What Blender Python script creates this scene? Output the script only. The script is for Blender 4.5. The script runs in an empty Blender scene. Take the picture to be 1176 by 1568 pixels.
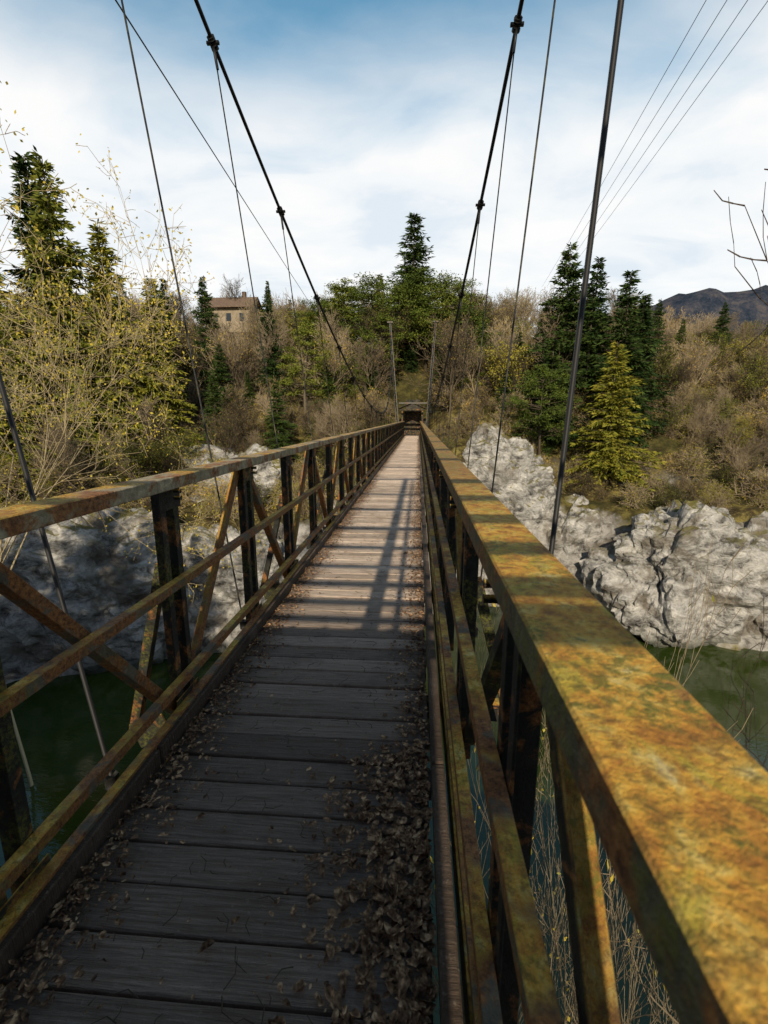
import bpy, math, random, time
import numpy as np
from mathutils import Vector, Matrix, noise
T0=time.time()
random.seed(7)
SUN_EL=30.0
scene=bpy.context.scene
# ------------------------------------------------------------ helpers
def link(o,parent=None):
    scene.collection.objects.link(o)
    if parent: o.parent=parent
    return o
def empty(name,loc=(0,0,0)):
    e=bpy.data.objects.new(name,None); e.location=loc; e.empty_display_size=.2
    return link(e)
def fast_mesh(name,V,Q,mats,mi=None,smooth=False):
    V=np.asarray(V,dtype=np.float32); Q=np.asarray(Q,dtype=np.int32)
    m=bpy.data.meshes.new(name)
    m.vertices.add(len(V)); m.vertices.foreach_set('co',V.ravel())
    k=Q.shape[1]
    m.loops.add(Q.size); m.loops.foreach_set('vertex_index',Q.ravel())
    m.polygons.add(len(Q)); m.polygons.foreach_set('loop_start',np.arange(0,Q.size,k,dtype=np.int32))
    for a in mats: m.materials.append(a)
    if mi is not None: m.polygons.foreach_set('material_index',np.asarray(mi,dtype=np.int32))
    if smooth: m.polygons.foreach_set('use_smooth',np.ones(len(Q),dtype=bool))
    m.update(calc_edges=True)
    return m
class MB:
    def __init__(s): s.V=[];s.F=[];s.M=[]
    def extrude(s,prof,p0,p1,side,up,mat=0,closed=True):
        p0=Vector(p0);p1=Vector(p1);side=Vector(side);up=Vector(up)
        b=len(s.V);n=len(prof)
        for p in (p0,p1):
            for a,c in prof: s.V.append(tuple(p+side*a+up*c))
        for i in range(n):
            j=(i+1)%n; s.F.append((b+i,b+j,b+n+j,b+n+i)); s.M.append(mat)
        s.F.append(tuple(b+i for i in range(n))[::-1]); s.M.append(mat)
        s.F.append(tuple(b+n+i for i in range(n))); s.M.append(mat)
    def beam(s,p0,p1,w,h,mat=0,up=(0,0,1)):
        d=(Vector(p1)-Vector(p0)).normalized(); u=Vector(up)
        if abs(d.dot(u))>.98: u=Vector((0,1,0))
        sd=d.cross(u).normalized(); u=sd.cross(d)
        s.extrude([(-w/2,-h/2),(w/2,-h/2),(w/2,h/2),(-w/2,h/2)],p0,p1,sd,u,mat)
    def tube(s,pts,r,n=6,mat=0):
        pts=[Vector(p) for p in pts]; b=len(s.V)
        for i,p in enumerate(pts):
            d=(pts[min(i+1,len(pts)-1)]-pts[max(i-1,0)]).normalized()
            u=Vector((1,0,0)) if abs(d.x)<.9 else Vector((0,1,0))
            a=d.cross(u).normalized(); c=d.cross(a)
            rr=r[i] if isinstance(r,(list,tuple)) else r
            for k in range(n):
                t=2*math.pi*k/n; s.V.append(tuple(p+a*math.cos(t)*rr+c*math.sin(t)*rr))
        for i in range(len(pts)-1):
            for k in range(n):
                j=(k+1)%n; s.F.append((b+i*n+k,b+i*n+j,b+(i+1)*n+j,b+(i+1)*n+k)); s.M.append(mat)
        s.F.append(tuple(b+k for k in range(n))); s.M.append(mat)
        e=b+(len(pts)-1)*n
        s.F.append(tuple(e+k for k in range(n))[::-1]); s.M.append(mat)
    def obj(s,name,mats,parent=None,bevel=0,smooth=False):
        m=bpy.data.meshes.new(name); m.from_pydata(s.V,[],s.F)
        for a in mats: m.materials.append(a)
        m.polygons.foreach_set('material_index',s.M)
        if smooth: m.polygons.foreach_set('use_smooth',[True]*len(s.F))
        m.update(); o=bpy.data.objects.new(name,m); link(o,parent)
        if bevel:
            b=o.modifiers.new('b','BEVEL'); b.width=bevel; b.segments=1; b.limit_method='ANGLE'
        return o
_P=np.random.RandomState(3).rand(65536)
def _h(ix,iy,sd): return _P[((ix*73856093)^(iy*19349663)^(sd*83492791))&65535]
def vn(x,y,sd=0):
    ix=np.floor(x).astype(np.int64);iy=np.floor(y).astype(np.int64);fx=x-ix;fy=y-iy
    fx=fx*fx*(3-2*fx);fy=fy*fy*(3-2*fy)
    a=_h(ix,iy,sd);b=_h(ix+1,iy,sd);c=_h(ix,iy+1,sd);d=_h(ix+1,iy+1,sd)
    return (a*(1-fx)+b*fx)*(1-fy)+(c*(1-fx)+d*fx)*fy-.5
def fbm(x,y,o=5,sd=0):
    r=0;a=1
    for i in range(o): r=r+a*vn(x*2**i+i*17.3,y*2**i-i*9.1,sd+i); a*=.5
    return r
def sstep(a,b,x):
    t=np.clip((x-a)/(b-a),0,1); return t*t*(3-2*t)
# ------------------------------------------------------------ materials
def mat(name,rough=.8,spec=.3):
    m=bpy.data.materials.new(name); m.use_nodes=True
    nt=m.node_tree; b=nt.nodes['Principled BSDF']; b.inputs['Roughness'].default_value=rough
    b.inputs['Specular IOR Level'].default_value=spec
    return m,nt,b
def N(nt,t,**k):
    n=nt.nodes.new(t)
    for a,v in k.items(): setattr(n,a,v)
    return n
def noise_n(nt,vec,scale,detail=6,rough=.6,dist=0):
    n=N(nt,'ShaderNodeTexNoise'); n.inputs['Scale'].default_value=scale
    n.inputs['Detail'].default_value=detail; n.inputs['Roughness'].default_value=rough
    n.inputs['Distortion'].default_value=dist
    if vec is not None: nt.links.new(vec,n.inputs['Vector'])
    return n.outputs['Fac']
def ramp(nt,fac,stops):
    r=N(nt,'ShaderNodeValToRGB'); e=r.color_ramp.elements
    while len(e)<len(stops): e.new(.5)
    for i,(p,c) in enumerate(stops):
        e[i].position=p
        if not isinstance(c,(tuple,list)): c=(c,c,c)
        e[i].color=(c[0],c[1],c[2],1)
    nt.links.new(fac,r.inputs['Fac']); return r.outputs['Color']
def mix(nt,fac,a,b,bt='MIX'):
    n=N(nt,'ShaderNodeMix',data_type='RGBA',blend_type=bt)
    for v,i in ((fac,0),(a,6),(b,7)):
        if hasattr(v,'links'): nt.links.new(v,n.inputs[i])
        elif i==0: n.inputs[0].default_value=v
        else: n.inputs[i].default_value=(v[0],v[1],v[2],1)
    return n.outputs[2]
def math_n(nt,op,a,b=None,c=None):
    n=N(nt,'ShaderNodeMath',operation=op)
    for i,v in enumerate((a,b,c)):
        if v is None: continue
        if isinstance(v,(int,float)): n.inputs[i].default_value=v
        else: nt.links.new(v,n.inputs[i])
    return n.outputs[0]
def maprange(nt,v,a,b,c=0,d=1):
    n=N(nt,'ShaderNodeMapRange'); nt.links.new(v,n.inputs[0])
    for i,x in enumerate((a,b,c,d)): n.inputs[i+1].default_value=x
    return n.outputs[0]
def bump(nt,b,h,strength=.5,dist=.02):
    n=N(nt,'ShaderNodeBump'); n.inputs['Strength'].default_value=strength; n.inputs['Distance'].default_value=dist
    nt.links.new(h,n.inputs['Height']); nt.links.new(n.outputs[0],b.inputs['Normal'])
def pos(nt): return N(nt,'ShaderNodeNewGeometry').outputs['Position']
def mapv(nt,vec,sc):
    n=N(nt,'ShaderNodeMapping'); n.inputs['Scale'].default_value=sc; nt.links.new(vec,n.inputs['Vector']); return n.outputs[0]
def N2(nt,v):
    n=N(nt,'ShaderNodeCombineColor')
    for i in range(3): nt.links.new(v,n.inputs[i])
    return n.outputs[0]
PW=.155
def wood_mat(name,dark=1.0):
    m,nt,b=mat(name,.75,.2); P=pos(nt)
    s=N(nt,'ShaderNodeSeparateXYZ'); nt.links.new(P,s.inputs[0])
    pl=math_n(nt,'FLOOR',math_n(nt,'DIVIDE',s.outputs['Y'],PW))
    w=N(nt,'ShaderNodeTexWhiteNoise',noise_dimensions='1D'); nt.links.new(pl,w.inputs['W'])
    cb=N(nt,'ShaderNodeCombineXYZ'); nt.links.new(math_n(nt,'MULTIPLY_ADD',s.outputs['X'],1.6,math_n(nt,'MULTIPLY',w.outputs['Value'],37)),cb.inputs[0])
    nt.links.new(math_n(nt,'MULTIPLY',s.outputs['Y'],34),cb.inputs[1]); nt.links.new(s.outputs['Z'],cb.inputs[2])
    g=noise_n(nt,cb.outputs[0],2.2,6,.75,.6)
    big=noise_n(nt,P,3.0,4,.65)
    fine=noise_n(nt,P,48,3,.7)
    c=ramp(nt,g,[(.28,(.05,.035,.024)),(.38,(.38*dark,.28*dark,.21*dark)),(.54,(.68*dark,.54*dark,.42*dark)),(.74,(.84*dark,.72*dark,.60*dark))])
    v=maprange(nt,w.outputs['Value'],0,1,.62,1.2)
    c=mix(nt,1,c,N2(nt,v),'MULTIPLY')
    c=mix(nt,maprange(nt,big,.48,.72,0,.5),c,(.20,.14,.095))
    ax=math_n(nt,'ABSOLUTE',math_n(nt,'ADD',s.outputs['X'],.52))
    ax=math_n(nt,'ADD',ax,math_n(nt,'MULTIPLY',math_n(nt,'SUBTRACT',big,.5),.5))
    near_shade=maprange(nt,math_n(nt,'ADD',s.outputs['Y'],math_n(nt,'MULTIPLY',big,3)),6.0,3.8,0,.76)  # foreground shade put into the plank colour, darker towards the near end
    c=mix(nt,near_shade,c,mix(nt,maprange(nt,w.outputs['Value'],0,1),(.060,.038,.028),(.125,.085,.063)))
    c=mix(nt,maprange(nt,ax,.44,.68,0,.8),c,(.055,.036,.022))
    c=mix(nt,maprange(nt,fine,.60,.70,0,.25),c,(.45,.38,.31))
    nt.links.new(c,b.inputs['Base Color'])
    h=math_n(nt,'ADD',g,math_n(nt,'MULTIPLY',fine,.35))
    bump(nt,b,h,1,.016)
    return m
def steel_mat(name,lich=.5,rust=.5,basec=(.045,.043,.033),yfade=False):
    m,nt,b=mat(name,.65,.3); P=pos(nt)
    g=N(nt,'ShaderNodeNewGeometry'); s=N(nt,'ShaderNodeSeparateXYZ'); nt.links.new(g.outputs['Normal'],s.inputs[0])
    n1=noise_n(nt,P,7,5,.68,.4); n2=noise_n(nt,P,19,5,.7,.3); n3=noise_n(nt,P,62,5,.75); n4=noise_n(nt,P,3.1,4,.6); n5=noise_n(nt,P,11.3,6,.75,.6)
    c=ramp(nt,n2,[(.3,tuple(x*.5 for x in basec)),(.55,basec),(.75,tuple(x*1.8 for x in basec))])
    rc=ramp(nt,n3,[(.35,(.07,.025,.010)),(.52,(.27,.105,.03)),(.68,(.42,.20,.06))])
    c=mix(nt,maprange(nt,n1,.62-.25*rust,.70-.25*rust,0,.95),c,rc)
    up=maprange(nt,s.outputs['Z'],.3,.9,0,1)
    lc=ramp(nt,n2,[(.30,(.18,.07,.014)),(.42,(.46,.20,.028)),(.52,(.62,.34,.045)),(.62,(.62,.44,.11)),(.76,(.70,.60,.34))])
    lc=mix(nt,maprange(nt,n5,.52,.60,0,.62),lc,(.36,.32,.035))
    lc=mix(nt,maprange(nt,n3,.50,.62,0,.72),lc,(.20,.085,.02))
    lc=mix(nt,maprange(nt,n1,.57,.66,0,.5),lc,(.20,.13,.05))
    lf=math_n(nt,'MULTIPLY',up,maprange(nt,n4,.62-.35*lich,.72-.35*lich,0,1))
    if yfade:
        sp_=N(nt,'ShaderNodeSeparateXYZ'); nt.links.new(P,sp_.inputs[0])
        lf=math_n(nt,'MULTIPLY',lf,maprange(nt,math_n(nt,'ADD',sp_.outputs['Y'],math_n(nt,'MULTIPLY',n1,1.2)),1.9,3.2,1,.40))
    c=mix(nt,lf,c,lc)
    side=math_n(nt,'MULTIPLY',maprange(nt,n4,.50,.58,0,.9),maprange(nt,n3,.46,.6,0,lich))
    c=mix(nt,side,c,(.15,.15,.02))
    nt.links.new(c,b.inputs['Base Color'])
    bump(nt,b,math_n(nt,'ADD',n3,n2),1,.010)
    return m
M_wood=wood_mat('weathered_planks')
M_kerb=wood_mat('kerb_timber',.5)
M_rail=steel_mat('rusty_lichen_rail',1.0,.6,(.12,.11,.06),True)
M_post=steel_mat('dark_painted_steel',.75,.35,(.020,.020,.016))
M_bar=steel_mat('rusty_bar',.5,.8,(.13,.11,.075))
M_leftrail=steel_mat('dull_rail',.45,.5,(.36,.30,.19))
M_cable,nt,b=mat('cable_steel',.5,.3); b.inputs['Base Color'].default_value=(.014,.013,.012,1)
M_hang,nt,b=mat('hanger_steel',.6,.3)
nt.links.new(ramp(nt,noise_n(nt,pos(nt),9,2),[(.5,(.012,.011,.010)),(.70,(.10,.09,.04))]),b.inputs['Base Color'])
M_wire,nt,b=mat('aluminium_wire',.6,.3); b.inputs['Base Color'].default_value=(.04,.05,.07,1)
def leaf_mat(name,cols,rand=.5,transl=0,det=1,sc=2.2):
    m,nt,b=mat(name,.7,.12)
    oi=N(nt,'ShaderNodeObjectInfo'); n=noise_n(nt,pos(nt),sc,det,.8)
    n=maprange(nt,n,.3,.7)
    f=math_n(nt,'ADD',math_n(nt,'MULTIPLY',n,1-rand),math_n(nt,'MULTIPLY',oi.outputs['Random'],rand))
    k=len(cols); c=ramp(nt,f,[(.1+.8*i/(k-1),cols[i]) for i in range(k)])
    nt.links.new(c,b.inputs['Base Color'])
    if transl:
        t=N(nt,'ShaderNodeBsdfTranslucent'); nt.links.new(c,t.inputs[0])
        ms=N(nt,'ShaderNodeMixShader'); ms.inputs[0].default_value=transl
        nt.links.new(b.outputs[0],ms.inputs[1]); nt.links.new(t.outputs[0],ms.inputs[2])
        nt.links.new(ms.outputs[0],nt.nodes['Material Output'].inputs[0])
    return m
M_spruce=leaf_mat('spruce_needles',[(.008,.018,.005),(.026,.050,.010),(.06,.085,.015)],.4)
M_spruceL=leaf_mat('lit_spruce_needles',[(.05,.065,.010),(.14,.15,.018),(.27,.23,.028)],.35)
M_pine=leaf_mat('pine_needles',[(.025,.042,.008),(.08,.11,.016),(.19,.20,.03)],.5)
M_brownleaf=leaf_mat('dry_leaves',[(.07,.05,.018),(.21,.155,.045),(.32,.24,.05),(.14,.15,.03),(.64,.40,.03)],.7)
M_olive=leaf_mat('olive_leaves',[(.035,.042,.010),(.13,.14,.020),(.30,.25,.03)],.6)
M_yellow=leaf_mat('golden_leaves',[(.32,.24,.04),(.68,.52,.07),(.46,.42,.09)],.2,.35)
def bark_mat(name,a,c):
    m,nt,b=mat(name,.85,.05)
    oi=N(nt,'ShaderNodeObjectInfo')
    nt.links.new(ramp(nt,oi.outputs['Random'],[(.1,a),(.9,c)]),b.inputs['Base Color']); return m
M_bark=bark_mat('bark',(.05,.038,.025),(.14,.115,.08))
M_twig=bark_mat('twig_bark',(.07,.055,.038),(.37,.29,.19))
M_neartwig=bark_mat('pale_twig_bark',(.32,.25,.14),(.56,.45,.27))
M_midtwig=bark_mat('grey_twig_bark',(.12,.095,.06),(.24,.19,.12))
M_darktwig=bark_mat('dark_twig_bark',(.02,.015,.012),(.06,.045,.035))
M_dead=leaf_mat('dead_leaves',[(.05,.028,.016),(.13,.07,.037),(.26,.15,.08),(.58,.37,.20)],.0,0,2,30)
def rock_color(nt,P):
    n1=noise_n(nt,mapv(nt,P,(1,1,1.3)),.38,5,.62,.6); n2=noise_n(nt,mapv(nt,P,(1,.9,1.5)),1.0,7,.72,.5); n3=noise_n(nt,P,6,4,.7)
    c=ramp(nt,n2,[(.34,(.05,.047,.043)),(.42,(.19,.18,.165)),(.50,(.39,.375,.345)),(.66,(.64,.61,.555))])
    c=mix(nt,maprange(nt,n1,.52,.62,0,.75),c,(.15,.125,.09))
    c=mix(nt,maprange(nt,n3,.56,.70,0,.55),c,(.13,.11,.08))
    h=math_n(nt,'ADD',n2,math_n(nt,'MULTIPLY',n3,.16))
    return c,h
M_rock,nt,b=mat('limestone',.85,.2); P=pos(nt); c,h=rock_color(nt,P)
g=N(nt,'ShaderNodeNewGeometry'); sn=N(nt,'ShaderNodeSeparateXYZ'); nt.links.new(g.outputs['Normal'],sn.inputs[0])
sp=N(nt,'ShaderNodeSeparateXYZ'); nt.links.new(P,sp.inputs[0])
veg=math_n(nt,'MULTIPLY',maprange(nt,sn.outputs['Z'],.45,.75,0,1),maprange(nt,noise_n(nt,P,1.2,4,.7),.43,.52,0,1))
veg=math_n(nt,'MULTIPLY',veg,maprange(nt,sp.outputs['Z'],-8.5,-4,0,1))
c=mix(nt,veg,c,(.15,.13,.035))
c=mix(nt,maprange(nt,sp.outputs['Z'],-11.2,-12.2,0,.85),c,(.05,.055,.035))
nt.links.new(c,b.inputs['Base Color']); bump(nt,b,h,1,.40)
M_ter,nt,b=mat('hillside_ground',.95,.05); P=pos(nt); c,h=rock_color(nt,P)
c=mix(nt,.4,c,(.06,.05,.038))
g=N(nt,'ShaderNodeNewGeometry'); sn=N(nt,'ShaderNodeSeparateXYZ'); nt.links.new(g.outputs['Normal'],sn.inputs[0])
sp=N(nt,'ShaderNodeSeparateXYZ'); nt.links.new(P,sp.inputs[0])
gn=noise_n(nt,P,1.1,6,.75); gb=noise_n(nt,P,.12,3,.6)
gc=ramp(nt,gn,[(.3,(.018,.014,.008)),(.48,(.065,.050,.022)),(.60,(.20,.16,.05)),(.75,(.15,.16,.035))])
gc=mix(nt,maprange(nt,gb,.45,.6,0,.7),gc,(.035,.036,.012))
rk=maprange(nt,math_n(nt,'ADD',sn.outputs['Z'],math_n(nt,'MULTIPLY',gn,.35)),.74,.90,1,0)
rk=math_n(nt,'MULTIPLY',rk,maprange(nt,math_n(nt,'ADD',sp.outputs['Z'],math_n(nt,'MULTIPLY',gn,6)),-3,1,1,0))
c=mix(nt,rk,gc,c)
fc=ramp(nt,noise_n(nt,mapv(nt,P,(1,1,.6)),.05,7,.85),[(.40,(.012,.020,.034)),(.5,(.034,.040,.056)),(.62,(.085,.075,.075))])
c=mix(nt,maprange(nt,sp.outputs['Y'],110,260,0,1),c,fc)  # bluish distance haze put into the far hill colour
nt.links.new(c,b.inputs['Base Color']); bump(nt,b,h,.8,.2)
M_water,nt,b=mat('river_water',.05,.5); P=pos(nt)
nt.links.new(ramp(nt,noise_n(nt,P,.08,2,.5),[(.35,(.012,.026,.005)),(.65,(.034,.050,.008))]),b.inputs['Base Color'])
bump(nt,b,noise_n(nt,mapv(nt,P,(1,2.2,1)),1.1,4,.6),.18,.06)
# ------------------------------------------------------------ terrain
XS=[-200,-60,-30,-20,-12,-6,-1,3,8,12,16,22,30,60,200]
SH=[14,18,21,24,27,30,33,34,34,33,31,30,31,27,20]
FT=[-3,-3,-3,-4,-5,-4.5,-2.5,-.8,-2.5,-4.5,-5,-5,-4,-3,-3]
FW=[5,5,5,4.5,4,4.5,4,2.5,2.5,3,4,4,5,5,5]
def terr(x,y):
    x=np.asarray(x,float);y=np.asarray(y,float)
    wx=x+fbm(x*.12,y*.12,3,5)*3
    sh=np.interp(wx,XS,SH); ft=np.interp(wx,XS,FT); fw=np.interp(wx,XS,FW)
    s=y-sh+fbm(x*.25,y*.25,4,9)*2.0
    face=-15+(ft+15)*sstep(-1.5,1,s/fw)
    H=np.interp(y,[20,30,38,44,52,60,75,100,200,400,620,800,2500],[-3,-3,-1.5,1.0,5.0,8.0,12.5,14,16,40,80,55,40])
    H=H+np.exp(-((x+28)/14.)**2)*sstep(58,72,y)*3
    H=H+np.exp(-((x-400)/180.)**2)*sstep(200,600,y)*60+np.exp(-((x-640)/150.)**2)*sstep(200,600,y)*60
    H=H+fbm(x*.07,y*.07,4,2)*2.4+sstep(150,400,y)*fbm(x*.012,y*.012,8,4)*52
    t=sstep(0,9,s-fw)
    far=face+(H-ft)*t
    far=np.where(s>-2*fw,far,-15)
    cor=np.exp(-((x+.6)/2.4)**2)*sstep(36,39,y)*(1-sstep(50,56,y))
    ph=np.interp(y,[36,47,52,56],[-.35,-.35,3.5,6.5])
    far=far*(1-cor)+ph*cor
    ns=np.interp(x,[-200,-30,-12,-6,0,6,30,200],[12,9,6,4,2.5,2.5,4,6])+fbm(x*.3,y*.3,4,21)*1.5
    nb=np.interp(y-ns,[-60,-14,-7,-3.5,0,3],[3,.6,-1.0,-5,-12.3,-15])+fbm(x*.4,y*.4,4,30)*1.0
    pad=np.exp(-((x+.6)/3)**2)*(1-sstep(-3,-1,y))
    nb=nb*(1-pad)+(-.25)*pad
    z=np.where(y<ns+3,nb,far)
    z=z+fbm(x*1.3,y*1.3,4,40)*.45*(1-cor)*sstep(0,2,np.abs(y+1))
    return z
def th(x,y): return float(terr(np.array([x]),np.array([y]))[0])
def axis(a,b,st,lo,hi):
    m=list(np.arange(a,b+1e-6,st)); s=st;v=b;r=[]
    while v<hi: s=min(s*1.10,14 if v<900 else 99); v+=s; r.append(v)
    s=st;v=a;l=[]
    while v>lo: s*=1.12; v-=s; l.append(v)
    return np.array(l[::-1]+m+r)
ax=axis(-50,50,.45,-2500,2500); ay=axis(-12,70,.38,-500,2500)
X,Y=np.meshgrid(ax,ay); Z=terr(X,Y)
V=np.stack([X.ravel(),Y.ravel(),Z.ravel()],1); nx=len(ax);ny=len(ay)
i=(np.arange(ny-1)[:,None]*nx+np.arange(nx-1)[None,:]).ravel()
Q=np.stack([i,i+1,i+nx+1,i+nx],1)
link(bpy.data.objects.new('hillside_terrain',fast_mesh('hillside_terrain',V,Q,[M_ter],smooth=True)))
WL=-12.3
link(bpy.data.objects.new('river_water',fast_mesh('river_water',[(-600,-40,WL),(600,-40,WL),(600,60,WL),(-600,60,WL)],[(0,1,2,3)],[M_water])))
# ------------------------------------------------------------ rocks
import bmesh
def rock(loc,sc,seed,sub=6,rot=0):
    bm=bmesh.new(); bmesh.ops.create_icosphere(bm,subdivisions=sub,radius=1)
    off=Vector((seed*11.7,seed*5.3,seed*3.1)); S=Vector(sc); tilt=Matrix.Rotation(.5,3,'Y')@Matrix.Rotation(.3,3,'X')
    mx=max(S.x,S.y,S.z)
    for v in bm.verts:
        n=v.co.normalized()
        p=Vector((math.copysign(abs(n.x)**.85,n.x)*S.x,math.copysign(abs(n.y)**.85,n.y)*S.y,math.copysign(abs(n.z)**.85,n.z)*S.z))
        q=p+off
        w=q+noise.noise_vector(q*.3)*1.0
        d1,_=noise.voronoi(tilt@w*.26); d2,_=noise.voronoi(tilt@w*.70)
        f=noise.fractal(q*.25,1.0,2.0,3); f2=noise.fractal(w*.7,1.0,2.1,4); f3=noise.fractal(w*2.6,.8,2.1,3)
        e1=min((d1[1]-d1[0])*2.2,.45); e2=min((d2[1]-d2[0])*2.2,.32)
        disp=.8*e1**.7+.45*e2**.8+f*1.0+f2*.32+f3*.09-.6
        v.co=p*(1+disp*1.6/mx)
    bm.normal_update()
    m=bpy.data.meshes.new('rock_outcrop'); bm.to_mesh(m); bm.free(); m.materials.append(M_rock)
    o=bpy.data.objects.new('rock_outcrop',m); o.location=loc; o.rotation_euler[2]=rot; link(o)
for a in [((18.2,30.6,-9.5),(5.8,4.0,5.4),1,6,.1),((7.0,37.0,-6.0),(4.6,3.0,6.0),2,6,-.3),((24.0,29.8,-9.8),(4.2,3.4,4.8),3,5,.4),
          ((-20,25.2,-9.4),(7.6,4.0,5.8),4,6,.2),((-11.2,28.0,-10.0),(5.0,3.2,5.0),5,6,-.2),((-30,24,-9),(7,5,5.5),6,5,.5),
          ((-14.5,35,-4.2),(4.5,3,3.6),7,5,0),((11.4,35.4,-8.8),(2.8,2.6,4.4),8,5,.7),((-4.5,34.0,-9.0),(4.0,3,5),9,5,.2),((30,31.5,-8),(5,4,5.5),10,5,.2)]:
    rock(*a)
# ------------------------------------------------------------ vegetation builders
def seg_mesh(segs):
    S=np.array(segs,dtype=float); p0=S[:,0:3];p1=S[:,3:6];r0=S[:,6:7];r1=S[:,7:8]
    d=p1-p0; d/=np.linalg.norm(d,axis=1,keepdims=True)+1e-9
    u=np.where(np.abs(d[:,2:3])<.9,np.array([[0,0,1.]]),np.array([[1.,0,0]]))
    a=np.cross(d,u); a/=np.linalg.norm(a,axis=1,keepdims=True); c=np.cross(d,a)
    V=[]
    for p,r in ((p0,r0),(p1,r1)):
        for k in range(3):
            t=2*math.pi*k/3; V.append(p+(a*math.cos(t)+c*math.sin(t))*r)
    V=np.stack(V,1).reshape(-1,3); n=len(S); b=np.arange(n)[:,None]*6
    Q=np.concatenate([b+np.array([[0,1,4,3]]),b+np.array([[1,2,5,4]]),b+np.array([[2,0,3,5]])],0)
    return V,Q
def leaf_quads(P,L,W,rs,dirs=None,flat=0):
    n=len(P)
    d=rs.normal(0,1,(n,3)) if dirs is None else dirs+rs.normal(0,.25,(n,3))
    d/=np.linalg.norm(d,axis=1,keepdims=True)
    e=rs.normal(0,1,(n,3)); e[:,2]*=(1-flat); s=np.cross(d,e); s/=np.linalg.norm(s,axis=1,keepdims=True)+1e-9
    l=L*rs.uniform(.6,1.3,(n,1)); w=W*rs.uniform(.6,1.3,(n,1))
    a=P; b=P+d*l*.5+s*w*.5; c=P+d*l; e2=P+d*l*.5-s*w*.5
    V=np.stack([a,b,c,e2],1).reshape(-1,3)
    return V,np.arange(n*4).reshape(n,4)
def combine(parts):
    Vs=[];Qs=[];Ms=[];o=0
    for V,Q,m in parts:
        Vs.append(V);Qs.append(Q+o);Ms.append(np.full(len(Q),m));o+=len(V)
    return np.concatenate(Vs),np.concatenate(Qs),np.concatenate(Ms)
def cross3(a,b): return np.array([a[1]*b[2]-a[2]*b[1],a[2]*b[0]-a[0]*b[2],a[0]*b[1]-a[1]*b[0]])
def nrm(a): return a/math.sqrt(a[0]*a[0]+a[1]*a[1]+a[2]*a[2]+1e-12)
def skeleton(rs,H,r0,levels,kids=(3,2,2,2),up=.08,spread=(35,65),lenf=(.42,.62),jit=.13,start=.25,rmin=.006,bias=(0,0,0)):
    segs=[];tips=[];bias=np.array(bias,float)
    def grow(p,d,L,r,lev):
        n=6 if lev==0 else (4 if lev<levels-1 else 3)
        for i in range(n):
            d=d+rs.normal(0,jit,3)+bias*(lev>0); d[2]+=up; d=nrm(d)
            q=p+d*(L/n)
            ra=max(r*(1-.8*i/n),rmin); rb=max(r*(1-.8*(i+1)/n),rmin*.7)
            segs.append((*p,*q,ra,rb)); p=q; t=(i+1)/n
            if lev<levels and (t>=start or lev>0):
                for k in range(rs.randint(max(kids[lev]-1,1),kids[lev]+1)):
                    ang=math.radians(rs.uniform(*spread)); az=rs.uniform(0,6.283)
                    u=nrm(cross3(d,(.3,.2,1.))); v=cross3(d,u)
                    nd=d*math.cos(ang)+(u*math.cos(az)+v*math.sin(az))*math.sin(ang)
                    grow(p,nd,L*rs.uniform(*lenf)*(1.15-.5*t),ra*.55,lev+1)
            if lev>=levels-1: tips.append(p)
    return segs,tips,grow
def bare(seed,H,r0,levels,leaves,lsize,mats,name,lean=(0,0),**kw):
    rs=np.random.RandomState(seed)
    segs,tips,grow=skeleton(rs,H,r0,levels,**kw)
    d=np.array([lean[0],lean[1],1.]); grow(np.zeros(3),nrm(d),H,r0,0)
    parts=[(*seg_mesh(segs),0)]
    if leaves:
        T=np.array(tips); T=T[rs.randint(0,len(T),leaves)]+rs.normal(0,lsize*1.2,(leaves,3))
        parts.append((*leaf_quads(T,lsize,lsize*.6,rs),1))
    V,Q,M=combine(parts)
    return fast_mesh(name,V,Q,mats,M)
def spruce(seed,H,R,mats,name,whorls=40,nb=9):
    rs=np.random.RandomState(seed)
    segs=[(0,0,H*i/8,0,0,H*(i+1)/8,.2*(1-i/8)*H/14+.02,.2*(1-(i+1)/8)*H/14+.015) for i in range(8)]
    P=[];D=[]
    lob=rs.uniform(.75,1.2,(10,8))
    for w in range(whorls):
        t=(w+rs.uniform(0,.9))/whorls; z=H*(.05+.95*t)
        for k in range(nb):
            if rs.rand()<.15: continue
            az=rs.uniform(0,6.283); L=(R*(1-t)**.8+.10)*rs.uniform(.45,1.15)*lob[int(t*9.9),int(az/6.2832*7.99)]
            el=-.30+.80*t+rs.normal(0,.18)
            dv=np.array([math.cos(az)*math.cos(el),math.sin(az)*math.cos(el),math.sin(el)])
            side=np.array([-math.sin(az),math.cos(az),0])
            p0=np.array([0,0,z+rs.normal(0,.15)]); p1=p0+dv*L
            segs.append((*p0,*p1,.025,.006))
            m=max(int(L*9),3)
            for j in range(m):
                f=(j+.5+rs.uniform(-.4,.4))/m; wd=.5*(1-f)*L*.5+.06
                base=p0+dv*L*f+np.array([0,0,-.15*f*f*L])
                for sg in (-1,1):
                    P.append(base+side*sg*wd*rs.uniform(0,.8)+rs.normal(0,.03,3)); D.append(dv*rs.uniform(.2,1)+side*sg*.7+np.array([0,0,rs.uniform(-.8,.05)]))
                P.append(base); D.append(dv+np.array([0,0,rs.uniform(-1,0)]))
    P=np.array(P);D=np.array(D)
    V,Q,M=combine([(*seg_mesh(segs),0),(*leaf_quads(P,.40,.11,rs,D,.4),1)])
    return fast_mesh(name,V,Q,mats,M)
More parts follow.
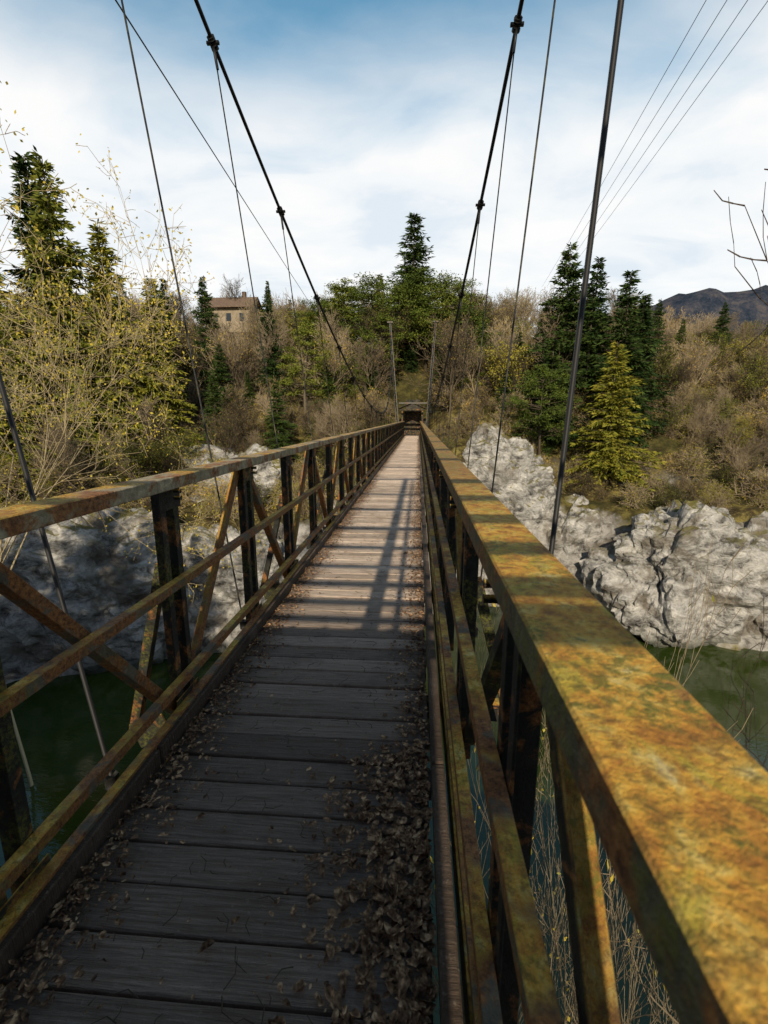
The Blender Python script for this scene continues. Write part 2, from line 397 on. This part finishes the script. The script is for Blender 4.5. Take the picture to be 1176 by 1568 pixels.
def pine(seed,H,R,mats,name,cl=54,per=150,start=.35,qs=.20):
    rs=np.random.RandomState(seed); segs=[];p=np.zeros(3);tr=[p]
    for i in range(8):
        q=p+np.array([rs.normal(0,.12),rs.normal(0,.12),H*.95/8]); segs.append((*p,*q,.18*(1-i/9),.18*(1-(i+1)/9))); p=q; tr.append(p)
    tr=np.array(tr);P=[]
    for k in range(cl):
        t=start+(1-start)*(k+.5)/cl; base=np.array([np.interp(t*8,range(9),tr[:,j]) for j in range(3)])
        u=(t-start)/(1-start); rr=R*(math.sin(math.pi*min(.18+u*.82,1))**.6)*rs.uniform(.35,1.05)
        az=rs.uniform(0,6.283); c=base+np.array([math.cos(az)*rr,math.sin(az)*rr,rr*.25+rs.normal(0,.25)])
        segs.append((*base,*c,.05,.02))
        s=R*rs.uniform(.16,.34)
        g=rs.normal(0,1,(per,3)); g/=np.linalg.norm(g,axis=1,keepdims=True); g*=rs.uniform(.25,1.15,(per,1))
        P.append(c+g*np.array([s,s,s*.45]))
    P=np.concatenate(P)
    V,Q,M=combine([(*seg_mesh(segs),0),(*leaf_quads(P,qs,qs*.4,rs),1)])
    return fast_mesh(name,V,Q,mats,M)
sp=[spruce(10+i,14,[2.9,3.4,2.6][i],[M_bark,M_spruce],'spruce') for i in range(3)]
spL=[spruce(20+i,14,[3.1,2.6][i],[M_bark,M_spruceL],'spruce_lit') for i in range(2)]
pn=[pine(30+i,10,[2.6,3.2,2.2][i],[M_bark,M_pine],'pine') for i in range(3)]
pnd=[pine(40+i,10,3.0,[M_bark,M_spruceL],'pine_dark',start=.3) for i in range(2)]
bt=[]
for i in range(5):
    bt.append(bare(50+i,5.5,.11,3,[60,300,900,150,1900][i],.12,[M_twig,M_brownleaf],'bare_tree',kids=(4,3,2),up=.10,spread=(20,55),rmin=.014,lenf=(.42,.7)))
for i in range(2):
    bt.append(bare(60+i,5,.11,3,2800,.16,[M_bark,M_olive],'olive_tree',kids=(4,3,2),up=.08,rmin=.014))
sb=[bare(70+i,1.5,.04,2,[300,1200,700][i],.10,[M_twig,[M_brownleaf,M_olive,M_brownleaf][i]],'shrub',kids=(5,4,2),up=.03,spread=(30,80),start=.05,rmin=.011,lenf=(.5,.9)) for i in range(3)]
def put(name,mesh,x,y,top=None,s=None,H=14,parent=None,w=1,rot=None):
    z=th(x,y)-.15
    if top is not None: s=(top-z)/H
    o=bpy.data.objects.new(name,mesh); o.location=(x,y,z); o.scale=(s*w,s*w,s); o.rotation_euler[2]=random.uniform(0,6.28) if rot is None else rot
    return link(o,parent)
for x,y,top,k,w in [(-.8,60,25.2,0,1.5),(13.2,45,16.3,1,1.2),(16.7,48,16.2,0,1.25),(17.3,42,13.2,2,1.4),(14.8,43,11.5,1,1.4),(19.0,43,11.0,2,1.4),(20.5,46,12.5,0,1.3),(12,46.5,12,2,1.4),
                  (-25.9,48,15.2,2,1.0),(-21.8,48,15.3,1,.9),(-14.5,46,12.2,0,1.0),(-27.5,34,19.5,0,1.0),(9.5,47,9.5,1,1.4),(11.5,42,8.0,2,1.6),(-18,42,8,1,1.2),(36,52,11.5,0,.9),(6.8,52,12.5,2,1.3),
                  (-30,44,15,1,1),(-17,52,13.5,2,1),(-33,52,17,0,1),(26,55,14,1,1),(-7,50,9,1,1.3),(-12,39,4.5,2,1.5),(-17,38,5,0,1.4),(-8.5,44,6.5,1,1.3),(-5,47.5,8.5,0,1.3),(8,44,6,0,1.5),(-23,40,8.5,0,1.3),(-10,54,13.5,0,1.2),(-3.6,53,11.5,0,1.2),(2.6,52,10.5,1,1.2)]:
    put('spruce_tree',sp[k],x,y,top,w=w)
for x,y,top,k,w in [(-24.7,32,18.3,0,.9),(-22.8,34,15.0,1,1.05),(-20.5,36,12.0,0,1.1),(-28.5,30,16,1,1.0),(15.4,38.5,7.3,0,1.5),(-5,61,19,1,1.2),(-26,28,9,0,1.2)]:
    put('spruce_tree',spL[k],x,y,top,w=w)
for x,y,top,k,w in [(-5.5,55,17.0,1,1.45),(-3,54,15.8,0,1.4),(-8,57,17.0,2,1.6),(2.8,55,17.0,1,1.4),(5.2,46,8.2,0,1.3),(-10.9,44,10.0,2,1.2),(10.4,39.5,5.9,0,1.1),(4.6,50,12.5,2,1.5),(-1.2,56,16.5,1,1.4),(-9.5,50,9.5,0,1.3),
                    (-4.6,50.5,12.2,2,1.4),(3.8,53,14.5,0,1.4),(-7,47,7.5,1,1.2),(6.5,49,10,1,1.3),(.8,57,18,2,1.5),(-11.5,57,15.5,1,1.2)]:
    put('pine_tree',pn[k],x,y,top,H=10,w=w)
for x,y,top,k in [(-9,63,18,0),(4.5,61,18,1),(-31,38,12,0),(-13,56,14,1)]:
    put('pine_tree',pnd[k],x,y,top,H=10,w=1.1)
for x,y,top,k in [(-26,-9,15,0),(-23.2,-8,16,1),(-20.6,-9,15,2),(-18,-8,16,0),(-15.5,-9,15,1),(-13.2,-8.5,14,2),(-29,-8,15,1)]:
    put('spruce_tree',sp[k],x,y,top,w=1.25)  # unseen grove behind the camera, added to shade the left rocks
forest=empty('mixed_forest')
rs=np.random.RandomState(99); cnt=0
for n in range(3000):
    y=rs.uniform(26,80); x=rs.uniform(-1.0*y-3,.92*y+3)
    if rs.rand()>.34: continue
    if abs(x+.6)<3.0 and y<54: continue
    if -36<x<-22 and 56<y<72: continue
    if -13<x<8 and 42<y<62 and rs.rand()<.45: continue
    z=th(x,y)
    if z<-4.2: continue
    if 2<x<10.5 and y<41: continue
    if 9<x<22 and y<44 and rs.rand()<.7: continue
    s=rs.uniform(.55,1.2)*(.62 if y<44 else 1)
    if y>62: s*=.85
    if x>.42*y: s*=.78
    r=rs.rand()
    if r<.08 and y>40: mm=sp[rs.randint(0,3)]; s*=.6
    elif r<.54: mm=bt[rs.randint(0,4)]
    elif r<.68: mm=bt[rs.randint(5,7)]
    else: mm=bt[rs.randint(0,7)]
    put('tree_%d'%cnt,mm,x,y,s=s,parent=forest,rot=rs.uniform(0,6.28)); cnt+=1
under=empty('undergrowth')
for n in range(1800):
    y=rs.uniform(26,62); x=rs.uniform(-1.0*y-3,.95*y+3)
    if abs(x+.6)<2.2 and y<57: continue
    z=th(x,y)
    if z<-5.5 or (z<-4 and rs.rand()<.5): continue
    if 3<x<9.5 and y<40: continue
    put('shrub_%d'%n,sb[rs.randint(0,3)],x,y,s=rs.uniform(.5,1.25),parent=under,rot=rs.uniform(0,6.28))
# near-bank trees
nb1=bare(201,13,.08,4,4800,.06,[M_neartwig,M_yellow],'golden_tree',kids=(3,3,2,2),up=.03,spread=(30,65),start=.70,rmin=.0045)
nb2=bare(204,13,.075,4,4800,.06,[M_neartwig,M_yellow],'golden_tree',kids=(3,3,2,2),up=.02,spread=(30,70),start=.68,rmin=.0045)
for x,y,top,m,r in [(-9.6,7.6,5.2,nb1,0),(-14.5,14,6.5,nb2,1.2),(-10.2,9.2,4.4,nb2,4.0),(-8.6,5.8,3.2,nb1,2.6)]:
    z=th(x,y); s=(top-z)/15.5
    o=bpy.data.objects.new('golden_leaf_tree',m); o.location=(x,y,z); o.scale=(s*.8,s*.8,s); o.rotation_euler[2]=r; link(o)
bs1=bare(210,5.0,.022,3,1300,.045,[M_neartwig,M_yellow],'bank_bush',kids=(3,3,2),up=.03,spread=(25,70),start=.45,rmin=.0035)
bs2=bare(211,5.0,.030,3,160,.05,[M_midtwig,M_yellow],'bank_bush',kids=(3,3,2),up=.07,spread=(15,50),start=.2,rmin=.0035)
for x,y,top,m,r in [(-4.2,1.9,-2.8,bs1,0),(-5.2,2.6,-3.0,bs1,2),(-3.4,1.5,-3.2,bs1,4),(1.4,2.8,-2.2,bs2,0),(1.9,3.4,-2.6,bs2,2),(1.2,3.8,-3.0,bs2,3),(2.2,2.6,-3.0,bs2,5)]:
    z=th(x,y); s=(top-z)/5.5
    o=bpy.data.objects.new('bank_bush',m); o.location=(x,y,z); o.scale=(min(s,.8),min(s,.8),s); o.rotation_euler[2]=r; link(o)
dk=bare(220,9,.06,3,60,.06,[M_darktwig,M_yellow],'dark_sapling',kids=(2,2,2),up=.05,spread=(30,65),start=.4,rmin=.007)
for x,y,top,r in [(6.7,7.6,4.2,.4),(4.9,5.6,-1.2,2.5),(6.4,6.2,-.6,1.0)]:
    z=th(x,y); s=(top-z)/9.5; o=bpy.data.objects.new('bare_sapling',dk); o.location=(x,y,z); o.scale=(s*.4,s*.4,s); o.rotation_euler[2]=r; link(o)
print('T veg',time.time()-T0)
# ------------------------------------------------------------ bridge
bridge=empty('suspension_footbridge')
XL,XR=-1.20,.156
Y0,Y1=-1.2,42.0
mb=MB(); y=math.floor(Y0/PW)*PW
while y<Y1:
    dz=random.uniform(-.005,.005); e=random.uniform(-.012,.012)
    w=PW-random.uniform(.005,.013)
    x0,x1=-1.175+e,.075+e
    mb.V+= [(x0,y+.004,-.045+dz),(x1,y+.004,-.045+dz),(x1,y+.004+w,-.045+dz),(x0,y+.004+w,-.045+dz)]
    tl=random.uniform(-.004,.004)
    mb.V+= [(x0,y+.004,dz+tl),(x1,y+.004,dz-tl),(x1,y+.004+w,dz-tl),(x0,y+.004+w,dz+tl)]
    b0=len(mb.V)-8
    for f in ((0,3,2,1),(4,5,6,7),(0,1,5,4),(1,2,6,5),(2,3,7,6),(3,0,4,7)): mb.F.append(tuple(b0+i for i in f)); mb.M.append(0)
    y+=PW
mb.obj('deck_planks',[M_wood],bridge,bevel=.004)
mb=MB(); y=Y0
while y<Y1:
    L=min(3.0,Y1-y)
    for xc in (-1.215,.112): mb.beam((xc,y,.025),(xc,y+L-.012,.025),.055,.10)
    y+=L
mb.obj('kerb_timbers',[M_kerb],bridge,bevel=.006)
mp=MB();mr=MB();ml=MB();mbar=MB()
def truss(sgn,xin,railb):
    o=sgn
    railb.extrude([(0,0),(.138,0),(.138,-.012),(.012,-.012),(.012,-.062),(0,-.062)],(xin,Y0,1.315),(xin,Y1,1.315),(o,0,0),(0,0,1))
    for z in (.78,.25,.09):
        mbar.extrude([(0,0),(.045,0),(.045,-.008),(.008,-.008),(.008,-.045),(0,-.045)],(xin+o*.012,Y0,z),(xin+o*.012,Y1,z),(o,0,0),(0,0,1))
    mp.beam((xin+o*.06,Y0,-.14),(xin+o*.06,Y1,-.14),.09,.14)
    n=int((Y1-Y0)/1.1)
    for k in range(-1,n):
        yy=1.1*k-(.12 if o>0 else 0)
        if yy<Y0 or yy>Y1: continue
        xo=xin+o*.063
        for dy in (-.036,.036):
            mp.extrude([(0,0),(.07,0),(.07,.008),(.008,.008),(.008,.05),(0,.05)],(xo,yy+dy,-.1),(xo,yy+dy,1.30),(o,0,0),(0,1 if dy>0 else -1,0))
        mp.beam((xo-o*.004,yy,-.05),(xo-o*.004,yy,.12),.006,.24,up=(0,1,0))
        mp.beam((xo-o*.004,yy,1.14),(xo-o*.004,yy,1.25),.006,.2,up=(0,1,0))
        if k%2==0 and yy+1.1<=Y1:
            tgt=mbar if o<0 else mp
            tgt.extrude([(0,0),(.06,0),(.06,.008),(.008,.008),(.008,.05),(0,.05)],(xo+o*.03,yy+.04,-.02),(xo+o*.03,yy+1.06,1.24),(o,0,0),(0,-.75,.66),0)
            tgt.extrude([(0,0),(.06,0),(.06,.008),(.008,.008),(.008,.05),(0,.05)],(xo+o*.03,yy-.04,-.02),(xo+o*.03,yy-1.06,1.24),(o,0,0),(0,.75,.66),0)
            mp.beam((xo+o*.07,yy,.85),(xin+o*.40,yy,-.17),.05,.05)
            mp.beam((xin+o*.20,yy,-.12),(xin+o*.40,yy,-.20),.012,.16)
        for z in (.0,.06): 
            mp.tube([(xin-o*.004,yy,1.20+z*.6),(xin+o*.03,yy,1.20+z*.6)],.011,6)
truss(1,XR,mr); truss(-1,XL,ml)
y=Y0+.1
while y<Y1:
    mp.beam((XL-.44,y,-.27),(XR+.44,y,-.27),.08,.12); y+=1.9
for x in (-1.0,-.52,-.04): mp.beam((x,Y0,-.13),(x,Y1,-.13),.08,.15)
mp.obj('truss_posts',[M_post],bridge,bevel=.002)
mbar.obj('truss_bars',[M_bar],bridge,bevel=.002)
mr.obj('handrail',[M_rail],bridge,bevel=.004)
ml.obj('handrail_opposite',[M_leftrail],bridge,bevel=.004)
mb=MB(); mb.tube([(XR+.22,Y0,-.05),(XR+.22,Y1,-.05)],.03,10)
mp2,nt,b=mat('galvanised_pipe',.35,.5); b.inputs['Base Color'].default_value=(.3,.33,.38,1); b.inputs['Metallic'].default_value=.7
mb.obj('utility_pipe',[mp2],bridge,smooth=True)
def cz(y): return 1.8+.0173*(y-20.7)**2
def cx(side,y):
    z=cz(y)
    if side<0: return -1.62-(.16 if y<20 else .11)*(z-1.3)
    return .54+.10*(z-1.3)
mc=MB();mh=MB()
for sd in (-1,1):
    ys=np.linspace(-.9,42.3,120)
    mc.tube([(cx(sd,t),t,cz(t)) for t in ys],.023,8)
    mc.tube([(cx(sd,42.3),42.3,cz(42.3)),(cx(sd,42.3)*1.1,56,th(-1,56)+.5)],.024,6)
    mc.tube([(cx(sd,-.9),-.9,cz(-.9)),(cx(sd,-.9)*1.2,-14,0)],.024,6)
    k=0; y=.1
    while y<41:
        xt,zt=cx(sd,y),cz(y); xf=-1.62 if sd<0 else .54
        if k==1 and sd>0: xt-=.28
        r=.0075 if k!=1 else .0115
        (mc if k==1 else mh).tube([(xf,y,-.30),(xt,y,zt)],r,6)
        a=Vector((cx(sd,y),y,zt)); t=Vector((cx(sd,y+.1)-cx(sd,y),.1,cz(y+.1)-zt)).normalized()
        for q in (-.045,0,.045):
            mc.tube([a+t*(q-.013),a+t*(q+.013)],.045,8)
        mc.beam(a+Vector((-.07,0,.0)),a+Vector((.07,0,0)),.03,.03)
        mc.tube([Vector((xt,y,zt-.02)),Vector((xt-(xt-xf)*.05,y,zt-.25))],.016,6)
        mh.tube([(xf,y,-.36),(xf,y,-.28)],.035,6)
        y+=1.9;k+=1
mh.tube([(-3.15,3,6.06),(-3.5,6,6.25),(-4.9,18,7.0),(-8,45,8.7)],.010,5)
mc.obj('main_cables',[M_cable],bridge,smooth=True)
mh.obj('hanger_rods',[M_hang],bridge,smooth=True)
M_pyl=steel_mat('pylon_steel',.2,.3,(.12,.12,.11))
def pylon(xb,xt,y,zt,mbx,w=.22):
    zb=-.6
    def P(u,z,dx,dy): 
        t=(z-zb)/(zt-zb); f=1-.5*t
        return (xb+(xt-xb)*t+dx*w*f,y+dy*w*f,z)
    for dx in (-1,1):
        for dy in (-1,1): mbx.beam(P(0,zb,dx,dy),P(0,zt,dx,dy),.05,.05)
    n=int((zt-zb)/.55)
    for i in range(n):
        z0=zb+(zt-zb)*i/n; z1=zb+(zt-zb)*(i+1)/n; s=1 if i%2 else -1
        for dy in (-1,1): mbx.beam(P(0,z0,-s,dy),P(0,z1,s,dy),.025,.025)
        for dx in (-1,1): mbx.beam(P(0,z0,dx,-s),P(0,z1,dx,s),.025,.025)
    mbx.beam((xt-.25,y,zt+.05),(xt+.25,y,zt+.05),.3,.12)
mb=MB(); pylon(-1.75,cx(-1,42.3),42.3,cz(42.3)-.15,mb,.11); pylon(.7,cx(1,42.3),42.3,cz(42.3)-.15,mb,.11)
mb.beam((-1.75,42.3,2.9),(.75,42.3,2.9),.1,.12)
mb.obj('far_pylon',[M_pyl],bridge)
mb=MB(); yN=-.9; pylon(-1.95,cx(-1,yN),yN,cz(yN)-.15,mb); pylon(1.15,cx(1,yN),yN,cz(yN)-.15,mb)
tn=math.tan(math.radians(SUN_EL))
for yd,h in [(3.40,.05),(3.75,.05),(4.2,.06),(4.75,.06),(5.5,.07),(6.5,.09),(7.9,.09),(9.6,.10),(12,.12),(15,.12)]:
    z=(yd-yN)*tn; mb.beam((-2.1,yN,z),(.08 if yd<5 else 1.3,yN,z),.05,h)
for yr,h in [(.62,.060),(.76,.040),(1.0,.04),(1.3,.05),(1.65,.05),(2.1,.06)]:
    z=1.315+(yr-yN)*tn; mb.beam((.085,yN,z),(1.3,yN,z),.04,h)  # extra unseen bars, added so their shadows band the right handrail
mb.beam((.09,yN,-.3),(.09,yN,7.6),.04,.04)
mb.beam((-.36,yN-.06,1.9),(-.30,yN-.06,7.6),.14,.08); mb.beam((-.15,yN-.06,2.0),(-.12,yN-.06,7.6),.06,.05)
mb.obj('near_pylon_portal_and_added_shade_bars',[M_post],bridge)
mb=MB(); hz=(3.3-yN)*tn
mb.beam((-1.2,yN-.02,hz/2),(.06,yN-.02,hz/2),.02,hz-.06)  # unseen gate panel, added behind the camera to shade the near deck
for i in range(6): mb.beam((-1.2+.25*i,yN-.05,.0),(-1.2+.25*i,yN-.05,hz),.04,.04)
mb.obj('added_shade_gate',[M_post],bridge)
M_con,nt,b=mat('old_concrete',.9,.1)
nt.links.new(ramp(nt,noise_n(nt,pos(nt),2.5,4,.7),[(.35,(.025,.024,.020)),(.65,(.10,.09,.07))]),b.inputs['Base Color'])
mb=MB()
mb.beam((-.55,42.1,-.6),(-.55,47,-.6),3.2,1.1)
for i in range(14): mb.beam((-1.3,47+.32*i,-.1+.26*i),(.2,47+.32*i,-.1+.26*i),.34,.5)
mb.beam((-1.75,42.6,.3),(-1.75,50,.8),.3,1.6); mb.beam((.65,42.6,.3),(.65,50,.8),.3,1.6)
mb.obj('far_abutment_stairs',[M_con],bridge)
mb=MB()
for xx in (-1.5,.4):
    for yy in (44,46.4): mb.beam((xx,yy,-.1),(xx,yy,2.3),.16,.16)
mb.beam((-1.7,44,2.35),(.6,44,2.35),.16,.16); mb.beam((-1.7,46.4,2.35),(.6,46.4,2.35),.16,.16)
mb.extrude([(-1.35,0),(0,.55),(1.35,0),(1.35,.07),(0,.63),(-1.35,.07)],(-.55,43.7,2.42),(-.55,46.8,2.42),(1,0,0),(0,0,1))
mb.beam((-1.4,46.5,1.1),(.3,46.5,1.1),.05,2.3)
mb.obj('far_gate_shelter',[M_post],bridge)
mb=MB()
mb.beam((-.55,Y0-.02,-1.6),(-.55,-8,-1.6),3.4,2.7)
mb.obj('near_abutment',[M_con],bridge)
# fallen leaves
rs=np.random.RandomState(5)
V=[];F=[]
def addleaf(x,y,z,s):
    az=rs.uniform(0,6.28); c,sn_=math.cos(az),math.sin(az); cu=rs.uniform(-.2,.7); tl=rs.uniform(-.5,.5)
    pts=[(-1,0,0),(-.35,.5,cu),(.45,.42,cu*.8),(1,0,cu*.5*rs.rand()),(.4,-.45,cu*rs.uniform(.3,1)),(-.4,-.5,cu),(-.3,0,.0),(.4,0,.05)]
    b=len(V)
    for a,d,h in pts:
        a+=rs.normal(0,.1); d+=rs.normal(0,.08)
        hh=abs(h)+max(0,tl*a*.8)
        V.append((x+s*(a*c-d*sn_),y+s*(a*sn_+d*c),z+s*hh+.003))
    for f in ((0,6,1),(1,6,7,2),(2,7,3),(3,7,4),(4,7,6,5),(5,6,0)): F.append(tuple(b+i for i in f))
for n in range(9500):
    y=.4+11*rs.rand()**1.5
    r=rs.rand()
    if r<.42: x=-1.17+abs(rs.normal(0,.10))
    elif r<.86: x=.07-abs(rs.normal(0,.10 if y>2 else .17))
    elif r<.92: x=rs.uniform(-1.15,.05)
    else: x=.06-abs(rs.normal(0,.22)); y=.5+1.4*rs.rand()
    if x<-1.18 or x>.08: continue
    mid=(.86<=r<.92)
    addleaf(x,y,rs.uniform(.001,.008 if mid else .02),(rs.uniform(.002,.009)) if mid else rs.uniform(.004,.020)*(1.35 if x>-.4 and y<2 else .9))
for n in range(1500):
    y=10+25*rs.rand(); x=-1.17+abs(rs.normal(0,.06)) if rs.rand()<.5 else .07-abs(rs.normal(0,.06))
    addleaf(x,y,.004,rs.uniform(.012,.025))
for q in [(-.24,1.22,.035),(-.21,1.25,.03),(-.62,1.05,.026),(-.86,1.5,.024),(-.45,1.75,.022)]: addleaf(q[0],q[1],.008,q[2])
m=bpy.data.meshes.new('fallen_leaves'); m.from_pydata(V,[],F); m.materials.append(M_dead); m.update(); link(bpy.data.objects.new('fallen_leaves',m))
mb=MB()
for n in range(400):
    x=rs.uniform(-1.15,.05); y=.6+7*rs.rand()**1.4; a=rs.uniform(0,6.28); L=rs.uniform(.02,.09)
    mb.tube([(x,y,.012),(x+L*.5*math.cos(a),y+L*.5*math.sin(a),.016),(x+L*math.cos(a+.4),y+L*math.sin(a+.4),.012)],[.002,.0016,.001],4)
mb.obj('fallen_twigs',[M_bark])
mb=MB()
for i in range(4):
    xo=i*.9; pts=[]
    for t in np.linspace(-.8,1.1,30):
        pts.append((12.3+10.1*t+xo,25+65*t,19.5+6.1*t-3.0*t*(1-t)*.25))
    mb.tube(pts,.016,5)
mb.obj('power_line',[M_wire])
house=empty('stone_house')
M_wall,nt,b=mat('plaster_wall',.9,.1); nt.links.new(ramp(nt,noise_n(nt,pos(nt),1.5,5,.7),[(.3,(.20,.16,.11)),(.7,(.34,.28,.20))]),b.inputs['Base Color'])
M_roof,nt,b=mat('roof_tiles',.85,.1); nt.links.new(ramp(nt,noise_n(nt,pos(nt),4,5,.7),[(.3,(.08,.055,.04)),(.7,(.20,.14,.10))]),b.inputs['Base Color'])
M_glass,nt,b=mat('window_glass',.1,.5); b.inputs['Base Color'].default_value=(.02,.025,.03,1)
hx,hy,hz0=-28.0,72,14.2
mb=MB(); mb.beam((hx-3.2,hy,hz0+1.6),(hx+3.2,hy,hz0+1.6),5,3.6); mb.extrude([(-2.5,0),(2.5,0),(0,1.5)],(hx-3.2,hy,hz0+3.4),(hx+3.2,hy,hz0+3.4),(0,1,0),(0,0,1)); mb.obj('walls',[M_wall],house)
mb=MB()
for s in (-1,1): mb.extrude([(0,1.62),(3.1*s,-.25),(3.1*s,-.10),(0,1.80)],(hx-3.7,hy,hz0+3.4),(hx+3.7,hy,hz0+3.4),(0,1,0),(0,0,1))
mb.beam((hx+1.5,hy+.3,hz0+4.6),(hx+1.5,hy+.3,hz0+6.0),.5,.5); mb.obj('roof',[M_roof],house)
mb=MB()
for xx in (-2,0,2): mb.beam((hx+xx-.35,hy-2.53,hz0+1.9),(hx+xx+.35,hy-2.53,hz0+1.9),.06,1.1)
mb.obj('windows',[M_glass],house)
# ------------------------------------------------------------ world
w=bpy.data.worlds.new('World'); scene.world=w; w.use_nodes=True; nt=w.node_tree
bg=nt.nodes['Background']; bg.inputs['Strength'].default_value=.10
sky=N(nt,'ShaderNodeTexSky',sky_type='NISHITA'); sky.sun_disc=False; sky.sun_elevation=math.radians(SUN_EL); sky.sun_rotation=math.radians(180)
sky.air_density=1.0; sky.dust_density=.4; sky.ozone_density=1.2
tc=N(nt,'ShaderNodeTexCoord'); s=N(nt,'ShaderNodeSeparateXYZ'); nt.links.new(tc.outputs['Generated'],s.inputs[0])
zz=math_n(nt,'ADD',math_n(nt,'MAXIMUM',s.outputs['Z'],0),.22)
cb=N(nt,'ShaderNodeCombineXYZ'); nt.links.new(math_n(nt,'DIVIDE',s.outputs['X'],zz),cb.inputs[0]); nt.links.new(math_n(nt,'DIVIDE',s.outputs['Y'],zz),cb.inputs[1])
n1=noise_n(nt,mapv(nt,cb.outputs[0],(.9,1.1,1)),.9,5,.5,.3)
n2=noise_n(nt,mapv(nt,cb.outputs[0],(1.0,1.7,1)),2.0,6,.55,.4)
f=math_n(nt,'ADD',math_n(nt,'MULTIPLY',n1,1.0),math_n(nt,'MULTIPLY',n2,.35))
elev=maprange(nt,s.outputs['Z'],.34,.62,.54,-.36)
f=maprange(nt,math_n(nt,'ADD',f,elev),.36,.95,0,1)
f=math_n(nt,'MULTIPLY',f,maprange(nt,s.outputs['Y'],.0,.35,0,1))
f=math_n(nt,'MULTIPLY',f,.97)
cc=ramp(nt,n2,[(.34,(7.8,8.5,9.2)),(.46,(9.2,9.5,9.7)),(.60,(10.1,10.0,9.9))])
skyc=mix(nt,maprange(nt,s.outputs['Y'],-.2,.3,0,1),mix(nt,1,sky.outputs[0],(1.1,1.0,.9),'MULTIPLY'),mix(nt,1,sky.outputs[0],(1.4,2.0,1.8),'MULTIPLY'))
nt.links.new(mix(nt,f,skyc,cc),bg.inputs['Color'])
sl=bpy.data.lights.new('sun','SUN'); sl.energy=5; sl.angle=math.radians(.5); sl.color=(1,.88,.69)
so=bpy.data.objects.new('sun',sl); so.rotation_euler=(math.radians(90-SUN_EL),0,0); link(so)
cd=bpy.data.cameras.new('camera'); cd.sensor_fit='VERTICAL'; cd.sensor_height=36; cd.sensor_width=27; cd.lens=16; cd.clip_end=6000; cd.clip_start=.02
cd.dof.use_dof=True; cd.dof.focus_distance=6; cd.dof.aperture_fstop=5.6
co=bpy.data.objects.new('camera',cd); co.location=(0,0,1.6); co.rotation_euler=(math.radians(78.3),0,math.radians(4.2)); link(co)
scene.camera=co
scene.view_settings.view_transform='Standard'; scene.view_settings.look='None'; scene.view_settings.exposure=0
print('T end',time.time()-T0)
